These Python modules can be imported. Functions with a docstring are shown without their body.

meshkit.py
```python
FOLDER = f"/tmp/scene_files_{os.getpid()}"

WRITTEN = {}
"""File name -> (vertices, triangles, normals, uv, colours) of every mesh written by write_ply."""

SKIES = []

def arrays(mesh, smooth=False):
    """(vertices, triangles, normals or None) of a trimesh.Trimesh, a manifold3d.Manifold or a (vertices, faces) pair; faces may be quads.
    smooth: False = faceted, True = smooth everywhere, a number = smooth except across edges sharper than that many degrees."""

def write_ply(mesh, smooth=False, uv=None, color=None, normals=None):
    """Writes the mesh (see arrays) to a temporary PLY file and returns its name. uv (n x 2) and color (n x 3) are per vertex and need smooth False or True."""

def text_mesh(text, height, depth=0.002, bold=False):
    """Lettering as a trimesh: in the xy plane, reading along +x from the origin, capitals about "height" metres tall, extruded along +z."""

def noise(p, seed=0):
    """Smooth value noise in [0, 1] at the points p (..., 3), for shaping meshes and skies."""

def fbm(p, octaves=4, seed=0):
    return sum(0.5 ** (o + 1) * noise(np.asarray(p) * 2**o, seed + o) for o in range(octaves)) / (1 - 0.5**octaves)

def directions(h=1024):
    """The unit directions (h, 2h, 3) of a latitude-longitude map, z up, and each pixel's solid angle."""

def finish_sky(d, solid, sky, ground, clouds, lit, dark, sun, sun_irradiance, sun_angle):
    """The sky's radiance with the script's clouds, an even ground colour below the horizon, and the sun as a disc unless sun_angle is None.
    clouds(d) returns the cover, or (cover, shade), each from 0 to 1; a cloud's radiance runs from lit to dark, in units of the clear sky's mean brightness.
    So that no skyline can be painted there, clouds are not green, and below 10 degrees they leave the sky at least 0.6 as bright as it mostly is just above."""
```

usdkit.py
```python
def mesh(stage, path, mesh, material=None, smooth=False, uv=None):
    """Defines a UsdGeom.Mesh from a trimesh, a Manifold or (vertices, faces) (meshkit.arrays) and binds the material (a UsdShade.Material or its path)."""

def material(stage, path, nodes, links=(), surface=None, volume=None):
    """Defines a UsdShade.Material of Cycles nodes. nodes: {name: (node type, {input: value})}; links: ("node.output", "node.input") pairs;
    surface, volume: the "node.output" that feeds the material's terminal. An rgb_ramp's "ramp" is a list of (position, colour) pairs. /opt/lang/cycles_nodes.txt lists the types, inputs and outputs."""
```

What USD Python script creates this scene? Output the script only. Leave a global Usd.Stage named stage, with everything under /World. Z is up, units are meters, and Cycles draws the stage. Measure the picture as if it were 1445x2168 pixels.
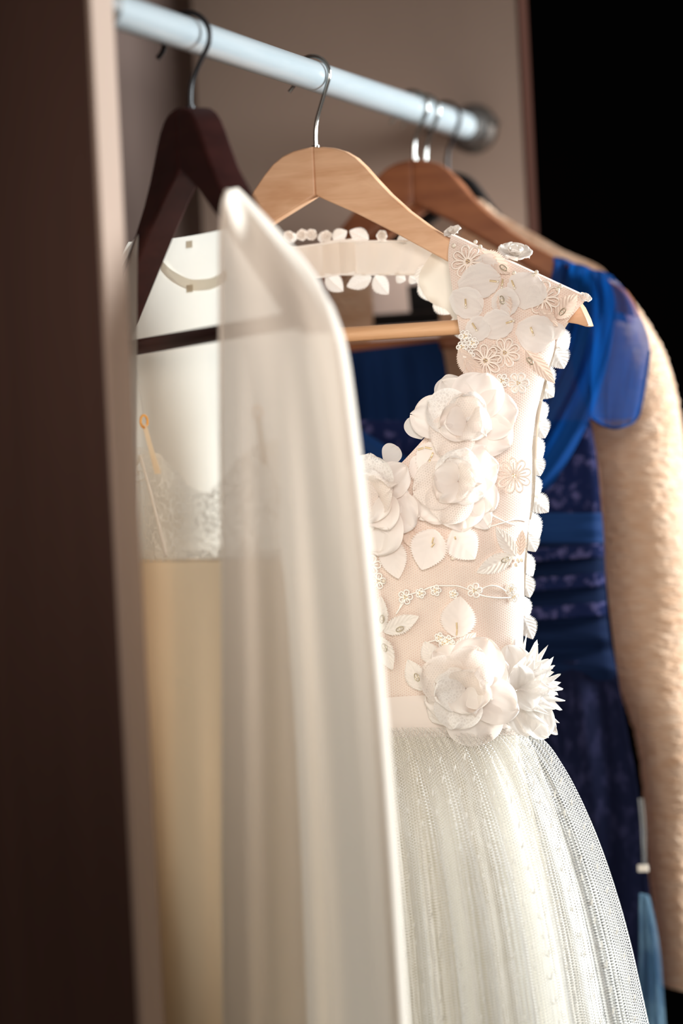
import math, random
import numpy as np, trimesh, usdkit
from scipy.interpolate import PchipInterpolator
from pxr import Usd, UsdGeom, UsdLux, Gf, Sdf, UsdShade
import mapbox_earcut as earcut
from meshkit import noise as vnoise

stage = Usd.Stage.CreateInMemory()
UsdGeom.SetStageUpAxis(stage, 'Z'); UsdGeom.SetStageMetersPerUnit(stage, 1.0)
UsdGeom.Xform.Define(stage, '/World'); UsdGeom.Scope.Define(stage, '/World/Looks')
random.seed(7); rng = np.random.default_rng(7)

# ------------------------------------------------------------------ camera
FPX, ROLL, CAMZ = 7800.0, 0.05, 1.40            # focal length in pixels of a 1445 x 2168 frame
CR, SR = math.cos(ROLL), math.sin(ROLL)
CAM = np.array([0, 0, CAMZ])
cam = UsdGeom.Camera.Define(stage, '/World/camera')
cam.AddTransformOp().Set(Gf.Matrix4d(CR, 0, -SR, 0, SR, 0, CR, 0, 0, -1, 0, 0, 0, 0, CAMZ, 1))
cam.CreateHorizontalApertureAttr(15.75); cam.CreateVerticalApertureAttr(15.75 * 2168 / 1445)
cam.CreateFocalLengthAttr(15.75 * FPX / 1445)
cam.CreateFStopAttr(1.8); cam.CreateFocusDistanceAttr(2.80)
cam.CreateExposureAttr(0.0)
cam.CreateClippingRangeAttr(Gf.Vec2f(0.05, 1000))

# ------------------------------------------------------------------ light
def rect_light(name, pos, target, w, h, inten, col):
    l = UsdLux.RectLight.Define(stage, '/World/' + name)
    pos, target = np.array(pos, float), np.array(target, float)
    z = pos - target; z /= np.linalg.norm(z)
    x = np.cross([0, 0, 1.0], z); x /= np.linalg.norm(x); y = np.cross(z, x)
    l.AddTransformOp().Set(Gf.Matrix4d(*x, 0, *y, 0, *z, 0, *pos, 1))
    l.CreateWidthAttr(w); l.CreateHeightAttr(h); l.CreateIntensityAttr(inten); l.CreateColorAttr(Gf.Vec3f(*col))
    return l
rect_light('unseen_window_light', (2.3, 3.38, 1.8), (0.12, 2.9, 1.42), 0.8, 1.1, 60, (0.87, 0.955, 1.0))  # window out of view at the right, lights the right edges of the garments
spot = UsdLux.SphereLight.Define(stage, '/World/unseen_spot_lamp')          # unseen spot lamp by the camera, placed to light the garment fronts
_p = np.array([0.10, 0.50, 1.75]); _z = _p - np.array([0.03, 2.8, 1.50]); _z /= np.linalg.norm(_z); _x = np.cross([0, 0, 1.0], _z); _x /= np.linalg.norm(_x); _y = np.cross(_z, _x)
spot.AddTransformOp().Set(Gf.Matrix4d(*_x, 0, *_y, 0, *_z, 0, *_p, 1))
spot.CreateRadiusAttr(0.22); spot.CreateIntensityAttr(67.0); spot.CreateColorAttr(Gf.Vec3f(1.0, 0.925, 0.875))
_s = UsdLux.ShapingAPI.Apply(spot.GetPrim()); _s.CreateShapingConeAngleAttr(10.0); _s.CreateShapingConeSoftnessAttr(1.0)
dome = UsdLux.DomeLight.Define(stage, '/World/unseen_room_ambient')  # dim warm light from all around the unseen room, lifts the shadows
dome.CreateIntensityAttr(0.085); dome.CreateColorAttr(Gf.Vec3f(1.0, 0.9, 0.82))

# ------------------------------------------------------------------ helpers
def ray(px, py):
    x = (np.asarray(px, float) - 722.5) / FPX; y = (1084.0 - np.asarray(py, float)) / FPX
    return np.stack([x * CR + y * SR, np.ones_like(x + y), -x * SR + y * CR], -1)

class Frame:
    """A place on the rail: origin on its axis, x across the hanger (towards the room), y away from the viewer's side, z up."""
    def __init__(s, origin, deg):
        s.o = np.array(origin, float); s.deg = deg; a = math.radians(deg)
        s.x = np.array([math.cos(a), -math.sin(a), 0]); s.y = np.array([math.sin(a), math.cos(a), 0])
    def loc(s, px, py, v):
        """the local point on the sight line of a measured photo point, v metres in front of the hanger's plane"""
        d = ray(px, py); c = CAM - s.o
        k = (-np.asarray(v, float) - c @ s.y) / (d @ s.y)
        p = c + d * k[..., None]
        return np.stack([p @ s.x, p @ s.y, p[..., 2]], -1)

RD = math.radians(16.9)
RAIL = np.array([math.sin(RD), math.cos(RD), 0]); OUT = np.array([math.cos(RD), -math.sin(RD), 0])
H0 = CAM + ray(660, 160) * 2.88
def on_rail(s): return H0 + RAIL * s

def srgb(r, g, b):
    c = np.array([r, g, b], float) / 255
    return tuple(np.where(c < 0.04045, c / 12.92, ((c + 0.055) / 1.055) ** 2.4))

def path_of(name, parent='/World'):
    base, n, p = name, 0, f'{parent}/{name}'
    while stage.GetPrimAtPath(p):
        n += 1; p = f'{parent}/{base}_{n:03d}'
    return p

def meta(prim, **kw):
    for k, v in kw.items():
        if v: prim.SetCustomDataByKey(k, v)

def thing(name, frame, label, category, group=None):
    x = UsdGeom.Xform.Define(stage, path_of(name))
    if frame is not None:
        x.AddTranslateOp().Set(Gf.Vec3d(*frame.o)); x.AddRotateZOp().Set(-frame.deg)
    meta(x.GetPrim(), label=label, category=category, group=group)
    FRAMES[x.GetPath().name] = frame
    return str(x.GetPath())

FRAMES = {}
def settle(top, v):
    """cloth rests against what it meets: the back panel of the niche, the floor, and the wedding dress against the robe in front of it"""
    F = FRAMES.get(top)
    if F is None or len(v) == 0 or top.startswith(('coat_hanger', 'clothes_rail')): return v
    w = F.o[None] + v[:, :1] * F.x + v[:, 1:2] * F.y + v[:, 2:] * np.array([0, 0, 1.0])
    if top == 'wedding_dress':
        d = (w - F1.o) @ F1.y; w = w + np.clip(.05 - d, 0, None)[:, None] * F1.y
    o = (w - H0) @ OUT; k = -.228 - o
    w = w + np.where(k > 0, k - .026 * (1 - np.exp(-np.clip(k, 0, None) / .026)), 0)[:, None] * OUT
    w[:, 2] = np.maximum(w[:, 2], .012)
    w = w - F.o
    return np.stack([w @ F.x, w @ F.y, w[:, 2]], 1)

def part(name, parent, mesh, m, smooth=True, label=None, kind=None):
    uv = mesh[2] if isinstance(mesh, tuple) and len(mesh) > 2 else None
    if isinstance(mesh, tuple): mesh = (settle(parent.split('/')[2], np.asarray(mesh[0], float)), *mesh[1:])
    g = usdkit.mesh(stage, path_of(name, parent), mesh[:2] if isinstance(mesh, tuple) else mesh, m, smooth=smooth, uv=uv)
    g.CreateDoubleSidedAttr(True)
    meta(g.GetPrim(), label=label, kind=kind)
    return str(g.GetPath())

def structure(name, mesh, m, smooth=False, parent='/World', label=None, category=None):
    g = usdkit.mesh(stage, path_of(name, parent), mesh, m, smooth=smooth)
    meta(g.GetPrim(), kind='structure', label=label, category=category)
    return str(g.GetPath())

def grid_faces(nr, nc, wrap=False):
    i, j = np.meshgrid(np.arange(nr - 1), np.arange(nc if wrap else nc - 1), indexing='ij')
    j2 = (j + 1) % nc
    q = np.stack([i * nc + j, i * nc + j2, (i + 1) * nc + j2, (i + 1) * nc + j], -1).reshape(-1, 4)
    return np.vstack([q[:, [0, 1, 2]], q[:, [0, 2, 3]]])

def join(ms):
    vs, fs, us, n = [], [], [], 0
    for v, f, *u in ms:
        vs.append(v); fs.append(np.asarray(f) + n); n += len(v); us.append(u[0] if u else np.zeros((len(v), 2)))
    return np.vstack(vs), np.vstack(fs), np.vstack(us)

def mirror(m): return (m[0] * np.array([-1, 1, 1.0]), m[1][:, ::-1], *((m[2] * np.array([-1, 1.0]),) if len(m) > 2 else ()))

def curve(pts):
    pts = np.array(pts, float); t = np.linspace(0, 1, len(pts))
    c = PchipInterpolator(t, pts, axis=0)
    return lambda x: c(np.clip(x, 0, 1))

def by_y(pts):
    """x as a function of the photo's y, carried on straight past its ends"""
    a = np.array(sorted(pts, key=lambda p: p[1]), float); c = PchipInterpolator(a[:, 1], a[:, 0])
    s0 = (a[1, 0] - a[0, 0]) / (a[1, 1] - a[0, 1]); s1 = (a[-1, 0] - a[-2, 0]) / (a[-1, 1] - a[-2, 1])
    def f(y):
        y = np.asarray(y, float); yc = np.clip(y, a[0, 1], a[-1, 1])
        return c(yc) + np.where(y > a[-1, 1], (y - a[-1, 1]) * s1, 0) + np.where(y < a[0, 1], (y - a[0, 1]) * s0, 0)
    return f

def patch(F, L, R, vf, ns, nt, warp=None, smap=None, gathered=None):
    """cloth between two edge curves: the curves are measured in the photo, vf gives each point's true depth off the hanger's plane"""
    s = np.linspace(0, 1, ns) if smap is None else smap(np.linspace(0, 1, ns)); t = np.linspace(0, 1, nt)
    S, T = np.meshgrid(s, t); l, r = L(t)[:, None, :], R(t)[:, None, :]
    p = l * (1 - S[..., None]) + r * S[..., None]
    if warp is not None: p = warp(p, S, T)
    v = vf(S, T, p[..., 0], p[..., 1])
    P = F.loc(p[..., 0], p[..., 1], v)
    arc = np.concatenate([np.zeros((nt, 1)), np.cumsum(np.linalg.norm(np.diff(P, axis=1), axis=2), 1)], 1) + P[:, :1, 0]      # the weave runs along the cloth
    if gathered: arc = S * gathered                                        # cloth gathered into a seam: the weave narrows with it
    return P.reshape(-1, 3), grid_faces(nt, ns), np.stack([arc, P[..., 2]], -1).reshape(-1, 2)

def tube(points, radius, sides=8, cap=True, flat=None):
    p = np.asarray(points, float); n = len(p); rad = np.broadcast_to(np.asarray(radius, float), (n,))
    t = np.gradient(p, axis=0); t /= np.linalg.norm(t, axis=1, keepdims=True) + 1e-12
    a = np.cross(t[0], [0, 0, 1.0] if abs(t[0, 2]) < .9 else [1.0, 0, 0]); a /= np.linalg.norm(a)
    A = []
    for k in range(n):
        a = a - t[k] * (a @ t[k]); a /= np.linalg.norm(a) + 1e-12; A.append(a)
    A = np.array(A); B = np.cross(t, A); g = np.arange(sides) * 2 * np.pi / sides
    v = p[:, None] + rad[:, None, None] * (np.cos(g)[None, :, None] * A[:, None] + np.sin(g)[None, :, None] * B[:, None])
    v = v.reshape(-1, 3); f = grid_faces(n, sides, True)
    if cap:
        v = np.vstack([v, p[0], p[-1]]); k = np.arange(sides); k2 = (k + 1) % sides; m = n * sides
        f = np.vstack([f, np.stack([k2, k, np.full(sides, m)], 1), np.stack([(n - 1) * sides + k, (n - 1) * sides + k2, np.full(sides, m + 1)], 1)])
    return v, f

def box(x0, x1, y0, y1, z0, z1, bev=0.0015):
    import manifold3d as m3
    if bev:
        pts = [m3.Manifold.sphere(bev, 8).translate((x, y, z)) for x in (x0 + bev, x1 - bev) for y in (y0 + bev, y1 - bev) for z in (z0 + bev, z1 - bev)]
        m = m3.Manifold.batch_hull(pts).to_mesh(); return m.vert_properties[:, :3], m.tri_verts
    m = trimesh.creation.box(bounds=[[x0, y0, z0], [x1, y1, z1]]); return np.array(m.vertices), np.array(m.faces)

def slab(poly, half, bev, bend=None):
    """a bevelled board cut to an outline (n,2) in x,z; half its thickness in y (a number or one per point)"""
    P = np.asarray(poly, float); n = len(P)
    area = 0.5 * np.sum(P[:, 0] * np.roll(P[:, 1], -1) - np.roll(P[:, 0], -1) * P[:, 1])
    if area < 0: P = P[::-1]; half = half[::-1] if np.ndim(half) else half
    d1 = P - np.roll(P, 1, 0); d2 = np.roll(P, -1, 0) - P
    d1 /= np.linalg.norm(d1, axis=1, keepdims=True) + 1e-12; d2 /= np.linalg.norm(d2, axis=1, keepdims=True) + 1e-12
    nrm = -(np.stack([d1[:, 1], -d1[:, 0]], 1) + np.stack([d2[:, 1], -d2[:, 0]], 1)); nrm /= np.linalg.norm(nrm, axis=1, keepdims=True) + 1e-12
    h = np.broadcast_to(np.asarray(half, float), (n,))
    steps = [(a, b) for a, b in ((1, -1), (.3, -.7), (0, -.25), (0, .25), (.3, .7), (1, 1))]
    rings = []
    for ins, side in steps:
        q = P + nrm * bev * ins
        y = np.sign(side) * (h - bev * (1 - abs(side)) * 1.6 / 1.2)
        rings.append(np.stack([q[:, 0], y, q[:, 1]], 1))
    v = np.vstack(rings); f = grid_faces(len(steps), n, True)
    tri = np.array(earcut.triangulate_float64(P.astype(np.float64), np.array([n], np.uint32))).reshape(-1, 3)
    f = np.vstack([f[:, ::-1], tri[:, ::-1] if False else tri, tri[:, ::-1] + n * (len(steps) - 1)])
    if bend is not None: v = v.copy(); v[:, 1] += bend(v[:, 0])
    return v, f

# ------------------------------------------------------------------ materials
def looks(n): return '/World/Looks/' + n
def plain(name, col, rough=0.5, metal=0.0, spec=0.5, coat=0.0, noise=None, bump=None, emis=None):
    """noise: (scale xyz, second colour, low, high); bump: (scale, strength, distance)"""
    N = {'p': ('principled_bsdf', dict(base_color=col, roughness=rough, metallic=metal, specular_ior_level=spec, coat_weight=coat))}; K = []
    N['c'] = ('texture_coordinate', {})
    if noise:
        N['m'] = ('mapping', dict(scale=noise[0])); N['n'] = ('noise_texture', dict(scale=1.0, detail=5.0, roughness=0.6, distortion=0.4))
        N['r'] = ('rgb_ramp', dict(ramp=[(noise[2], col), (noise[3], noise[1])]))
        K += [('c.object', 'm.vector'), ('m.vector', 'n.vector'), ('n.fac', 'r.fac'), ('r.color', 'p.base_color')]
    if bump:
        N['bn'] = ('noise_texture', dict(scale=bump[0], detail=4.0)); N['b'] = ('bump', dict(strength=bump[1], distance=bump[2]))
        K += [('c.object', 'bn.vector'), ('bn.fac', 'b.height'), ('b.normal', 'p.normal')]
    return usdkit.material(stage, looks(name), N, K, surface='p.BSDF')

def lattice(N, K, d, key, sx=1.0, sz=1.0, uv=True):
    """threads of a hexagonal net of mesh size d metres, as a factor that is 1 in the holes"""
    k = 4 * math.pi / (math.sqrt(3) * d)
    N[key + 'c'] = ('texture_coordinate', {}); N[key + 's'] = ('separate_xyz', {})
    K += [(key + ('c.UV' if uv else 'c.object'), key + 's.vector')]
    N[key + 'wob'] = ('noise_texture', dict(scale=60.0, detail=1.0)); K += [(key + 'c.object', key + 'wob.vector')]
    for q, (a, b) in enumerate(((1, 0), (.5, .8660254), (-.5, .8660254))):
        N[f'{key}x{q}'] = ('math', dict(math_type='multiply', value2=k * a * sx))
        N[f'{key}z{q}'] = ('math', dict(math_type='multiply_add', value2=k * b * sz))
        N[f'{key}w{q}'] = ('math', dict(math_type='multiply_add', value2=1.0))
        N[f'{key}k{q}'] = ('math', dict(math_type='cosine'))
        K += [(key + 's.x', f'{key}x{q}.value1'), (key + ('s.y' if uv else 's.z'), f'{key}z{q}.value1'), (f'{key}x{q}.value', f'{key}z{q}.value3'),
              (key + 'wob.fac', f'{key}w{q}.value1'), (f'{key}z{q}.value', f'{key}w{q}.value3'), (f'{key}w{q}.value', f'{key}k{q}.value1')]
    N[key + 'a'] = ('math', dict(math_type='add')); N[key + 'b'] = ('math', dict(math_type='add'))
    K += [(f'{key}k0.value', key + 'a.value1'), (f'{key}k1.value', key + 'a.value2'), (key + 'a.value', key + 'b.value1'), (f'{key}k2.value', key + 'b.value2')]
    return key + 'b.value'

def cloth(name, col, rough=0.8, transl=0.35, tcol=None, sheer=0.0, noise=None, bump=None, net=None, sheen=0.0, wave=None, spec=0.3, netbump=None, flat=False):
    """net: (mesh size, most see-through, where holes start, end); netbump: (mesh size, colour of the sunken cells, strength)"""
    N = {'p': ('principled_bsdf', dict(base_color=col, roughness=rough, specular_ior_level=spec, sheen_weight=sheen, sheen_roughness=0.4)),
         't': ('translucent_bsdf', dict(color=tcol or col)), 'm': ('mix_closure', dict(fac=transl)), 'c': ('texture_coordinate', {})}
    K = [('p.BSDF', 'm.closure1'), ('t.BSDF', 'm.closure2')]; out = 'm.closure'
    if noise:
        N['nm'] = ('mapping', dict(scale=noise[0])); N['n'] = ('noise_texture', dict(scale=1.0, detail=4.0, roughness=0.6))
        N['r'] = ('rgb_ramp', dict(ramp=[(noise[2], col), (noise[3], noise[1])]))
        K += [('c.object', 'nm.vector'), ('nm.vector', 'n.vector'), ('n.fac', 'r.fac'), ('r.color', 'p.base_color'), ('r.color', 't.color')]
    if bump:
        N['bm'] = ('mapping', dict(scale=bump[0])); N['bn'] = ('noise_texture', dict(scale=1.0, detail=3.0)); N['b'] = ('bump', dict(strength=bump[1], distance=bump[2]))
        K += [('c.object', 'bm.vector'), ('bm.vector', 'bn.vector'), ('bn.fac', 'b.height'), ('b.normal', 'p.normal')]
    if netbump:
        h = lattice(N, K, netbump[0], 'lat')
        N['nbr'] = ('map_range', dict(range_type='smoothstep', from_min=-0.6, from_max=1.6, to_min=0.0, to_max=1.0, clamp=True))
        N['nbm'] = ('mix_color', dict(a=col, b=netbump[1])); N['nbb'] = ('bump', dict(strength=netbump[2], distance=0.0006, invert=True))
        K += [(h, 'nbr.value'), ('nbr.result', 'nbm.fac'), ('nbm.result', 'p.base_color'), ('nbr.result', 'nbb.height'), ('nbb.normal', 'p.normal')]
    if net:
        h = lattice(N, K, net[0], 'net', uv=not flat)
        N['tr'] = ('transparent_bsdf', {}); N['nr'] = ('map_range', dict(range_type='smoothstep', from_min=net[2], from_max=net[3], to_min=net[4] if len(net) > 4 else 0.0, to_max=net[1], clamp=True)); N['mm'] = ('mix_closure', {})
        K += [(h, 'nr.value'), ('nr.result', 'mm.fac'), (out, 'mm.closure1'), ('tr.BSDF', 'mm.closure2')]; out = 'mm.closure'
    elif sheer:
        N['tr'] = ('transparent_bsdf', dict(color=(1, 1, 1))); N['mm'] = ('mix_closure', dict(fac=sheer)); K += [(out, 'mm.closure1'), ('tr.BSDF', 'mm.closure2')]
        if wave:   # embroidered motif: denser where the pattern is
            N['vo'] = ('voronoi_texture', dict(feature='distance_to_edge', scale=wave[0])); N['vr'] = ('map_range', dict(from_min=wave[1], from_max=wave[2], to_min=0.0, to_max=sheer, clamp=True))
            K += [('c.object', 'vo.vector'), ('vo.distance', 'vr.value'), ('vr.result', 'mm.fac')]
        out = 'mm.closure'
    return usdkit.material(stage, looks(name), N, K, surface=out)

M = {}
M['panel_inner'] = plain('panel_inner', srgb(184, 165, 152), 0.6, spec=.3, noise=((3, 3, 2), srgb(176, 157, 144), .35, .65))
M['panel_back_shade'] = plain('panel_back_shade', srgb(78, 61, 53), 0.7, spec=.15, noise=((3, 3, 2), srgb(73, 57, 50), .35, .65))  # shade at the back of the niche is put into this darker colour
M['panel_outer'] = plain('panel_outer', srgb(74, 48, 38), 0.6, spec=.2, noise=((30, 30, 1.5), srgb(66, 42, 33), .35, .65))
M['panel_edge'] = plain('panel_edge', srgb(168, 144, 128), 0.7, spec=.1)
M['edge_wood'] = plain('edge_wood', srgb(56, 30, 21), 0.8, spec=.05, noise=((60, 60, 4), srgb(48, 25, 17), .35, .65))
M['floor'] = plain('floor_wood', srgb(70, 48, 38), 0.45, noise=((2, 25, 2), srgb(50, 34, 27), .35, .65))
M['room_darkness'] = plain('room_darkness', (0.0015, 0.0012, 0.0012), 0.9, spec=0.0)  # near black colour stands for the darkness of the room beyond
M['rail'] = plain('rail_enamel', srgb(172, 178, 180), 0.28, coat=0.2, noise=((50, 8, 50), srgb(160, 170, 174), .3, .7))
M['chrome'] = plain('chrome', (.36, .36, .34), 0.14, metal=1.0)
M['black_steel'] = plain('black_steel', (.008, .006, .007), 0.4, metal=0.0, spec=0.4)
M['grey_steel'] = plain('grey_steel', (.2, .19, .18), 0.35, metal=1.0)
M['light_wood'] = plain('light_wood', srgb(232, 186, 148), 0.42, noise=((16, 40, 90), srgb(212, 160, 120), .34, .68), bump=(400, .08, .0004))
M['bar_wood'] = plain('bar_wood', srgb(230, 182, 138), 0.45, noise=((10, 60, 160), srgb(212, 160, 116), .34, .68))
M['brown_wood'] = plain('brown_wood', srgb(150, 92, 58), 0.4, noise=((16, 40, 90), srgb(126, 72, 44), .34, .68))
M['dark_wood'] = plain('dark_wood', srgb(62, 30, 27), 0.6, spec=.12, noise=((16, 40, 90), srgb(48, 22, 20), .34, .68))
M['black_plastic'] = plain('black_plastic', (.004, .004, .005), 0.5, spec=0.25)

M['robe'] = cloth('robe_chiffon', srgb(248, 235, 219), 0.85, 0.10, sheer=0.16, bump=((900, 900, 900), .05, .0003))
M['robe_back'] = cloth('robe_back_chiffon', srgb(240, 234, 222), 0.85, 0.40, sheer=0.06)
M['neck_facing'] = cloth('neck_facing', srgb(236, 226, 210), 0.85, 0.4)
M['robe_hem'] = cloth('robe_hem', srgb(244, 234, 222), 0.8, 0.35)
M['slip'] = cloth('slip_satin', srgb(252, 228, 198), 0.5, 0.26, spec=.4)
M['slip_lace'] = cloth('slip_lace', srgb(244, 236, 226), 0.85, 0.3, sheer=0.75, wave=(160, .03, .12))
M['tag'] = cloth('woven_tag', srgb(206, 192, 172), 0.8, 0.55)
M['ring'] = plain('strap_ring', srgb(222, 150, 40), 0.35, metal=0.3)
M['clear'] = cloth('clear_strap', srgb(190, 184, 176), 0.4, 0.3, sheer=0.75)

M['bodice'] = cloth('bodice_net', srgb(240, 223, 210), 0.85, 0.10, tcol=srgb(250, 224, 210), netbump=(0.0020, srgb(230, 205, 190), .24))
M['inner'] = cloth('inner_facing', srgb(240, 230, 214), 0.85, 0.15)
M['band'] = cloth('back_band', srgb(238, 226, 212), 0.8, 0.12, sheer=.06)
M['waist'] = cloth('waist_satin', srgb(244, 230, 220), 0.42, 0.15, spec=.5)
M['lining'] = cloth('skirt_lining', srgb(230, 223, 206), 0.7, 0.05)
M['tulle'] = cloth('tulle_net', srgb(244, 239, 232), 0.8, 0.08, tcol=srgb(236, 244, 252), net=(0.0022, 0.98, -1.05, -0.58, 0.0))
M['tulle_inner'] = cloth('tulle_net_inner', srgb(242, 234, 224), 0.8, 0.08, tcol=srgb(236, 244, 252), net=(0.0021, 0.95, -1.02, -0.5, 0.02))
M['dots'] = cloth('woven_dots', srgb(244, 240, 234), 0.85, 0.4)
M['satin'] = cloth('satin_petal', srgb(250, 243, 237), 0.5, 0.28, tcol=srgb(252, 236, 224), spec=.4)
M['organza'] = cloth('organza', srgb(252, 246, 240), 0.7, 0.2, tcol=srgb(250, 238, 228), sheer=.22)
M['lace_petal'] = cloth('lace_petal', srgb(252, 247, 242), 0.85, 0.25, sheer=.3, wave=(420, .05, .22))
M['net_petal'] = cloth('net_petal', srgb(250, 240, 232), 0.85, 0.35, net=(0.0020, 0.42, -.8, .4, .0))
M['leaf'] = cloth('embossed_leaf', srgb(246, 228, 214), 0.5, 0.25, tcol=srgb(250, 220, 196), spec=.5)
M['leaf_white'] = cloth('white_leaf', srgb(250, 243, 235), 0.6, 0.2)
M['cord'] = cloth('cord', srgb(250, 234, 220), 0.5, 0.0, spec=.4)
M['cord_white'] = cloth('cord_white', srgb(254, 248, 240), 0.6, 0.0)
M['jagged'] = cloth('jagged_petal', srgb(252, 248, 243), 0.6, 0.45)
M['pearl'] = plain('pearl', srgb(240, 226, 206), 0.22, coat=.4)
M['bugle'] = plain('bugle_bead', srgb(232, 206, 164), 0.2, metal=.3, coat=.5)
M['sequin'] = plain('sequin_ring', srgb(196, 184, 160), 0.16, metal=.7)

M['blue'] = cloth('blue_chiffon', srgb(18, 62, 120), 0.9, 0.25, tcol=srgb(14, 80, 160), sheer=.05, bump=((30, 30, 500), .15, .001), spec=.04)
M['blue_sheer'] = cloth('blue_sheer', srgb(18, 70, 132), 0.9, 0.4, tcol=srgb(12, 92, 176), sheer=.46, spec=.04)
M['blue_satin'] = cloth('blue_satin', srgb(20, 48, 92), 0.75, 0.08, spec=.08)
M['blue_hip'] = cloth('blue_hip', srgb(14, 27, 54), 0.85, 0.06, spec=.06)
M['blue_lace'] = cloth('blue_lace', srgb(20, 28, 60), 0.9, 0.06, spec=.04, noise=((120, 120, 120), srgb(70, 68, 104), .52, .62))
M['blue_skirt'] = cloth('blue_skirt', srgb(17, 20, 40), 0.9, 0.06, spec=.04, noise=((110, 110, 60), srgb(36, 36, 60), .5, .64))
M['pale_blue'] = cloth('pale_blue_chiffon', srgb(70, 100, 126), 0.8, 0.4, sheer=.5, noise=((30, 30, 12), srgb(120, 150, 168), .45, .6), spec=.05)
M['navy'] = cloth('navy_chiffon', srgb(20, 40, 76), 0.9, 0.08, bump=((40, 40, 400), .1, .001), spec=.04)
M['tweed'] = cloth('tweed', srgb(240, 206, 176), 0.9, 0.1, sheen=.2, noise=((50, 50, 300), srgb(228, 184, 148), .40, .62), bump=((150, 150, 420), 1.0, .004))
M['coat_lining'] = cloth('coat_lining', srgb(232, 208, 194), 0.7, 0.3)

# ------------------------------------------------------------------ the setting: an open hanging niche
WF = Frame(H0, 16.9)                              # local x = out into the room, y = along the rail, z up
def S(mesh):                                      # local to world
    v = np.asarray(mesh[0]); return v[:, :1] * WF.x + v[:, 1:2] * WF.y + v[:, 2:] * np.array([0, 0, 1.0]) + WF.o, mesh[1]
RZ = H0[2]; ZB, ZT = -RZ, 2.5 - RZ
NEAR, FAR, BACK = -0.487, 0.492, -0.264
structure('wall_left', S(box(BACK - .03, .0125, NEAR - .041, NEAR, ZB, ZT)), M['panel_outer'], label='dark brown side panel of the niche at the left of the picture', category='wall')
structure('trim_1', S(box(.0125, .016, NEAR - .0415, NEAR + .0005, ZB, ZT, .001)), M['panel_edge'], label='pale front edge strip on the near side panel', category='trim')
structure('wall_right', S(box(BACK - .03, .046, FAR, FAR + .027, ZB, ZT)), M['panel_inner'], label='beige panel of the niche that carries the far end of the rail', category='wall')
structure('trim_2', S(box(.046, .049, FAR - .0005, FAR + .0275, ZB, ZT, .001)), M['edge_wood'], label='brown wooden edge strip of the far beige panel', category='trim')
structure('wall_back', S(box(BACK - .03, BACK, NEAR - .04, FAR + .02, ZB, ZT, 0)), M['panel_back_shade'], label='brownish back panel of the niche behind the rail, colour darkened for shade', category='wall')
structure('floor', box(-3, 4, -1, 7, -.05, 0, 0), M['floor'], label='dark wooden floor', category='floor')
structure('wall_far', box(-1.0, 4, 6.5, 6.6, 0, 2.8, 0), M['room_darkness'], label='wall beyond the niche coloured near black for the darkness of the room', category='wall')

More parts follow.
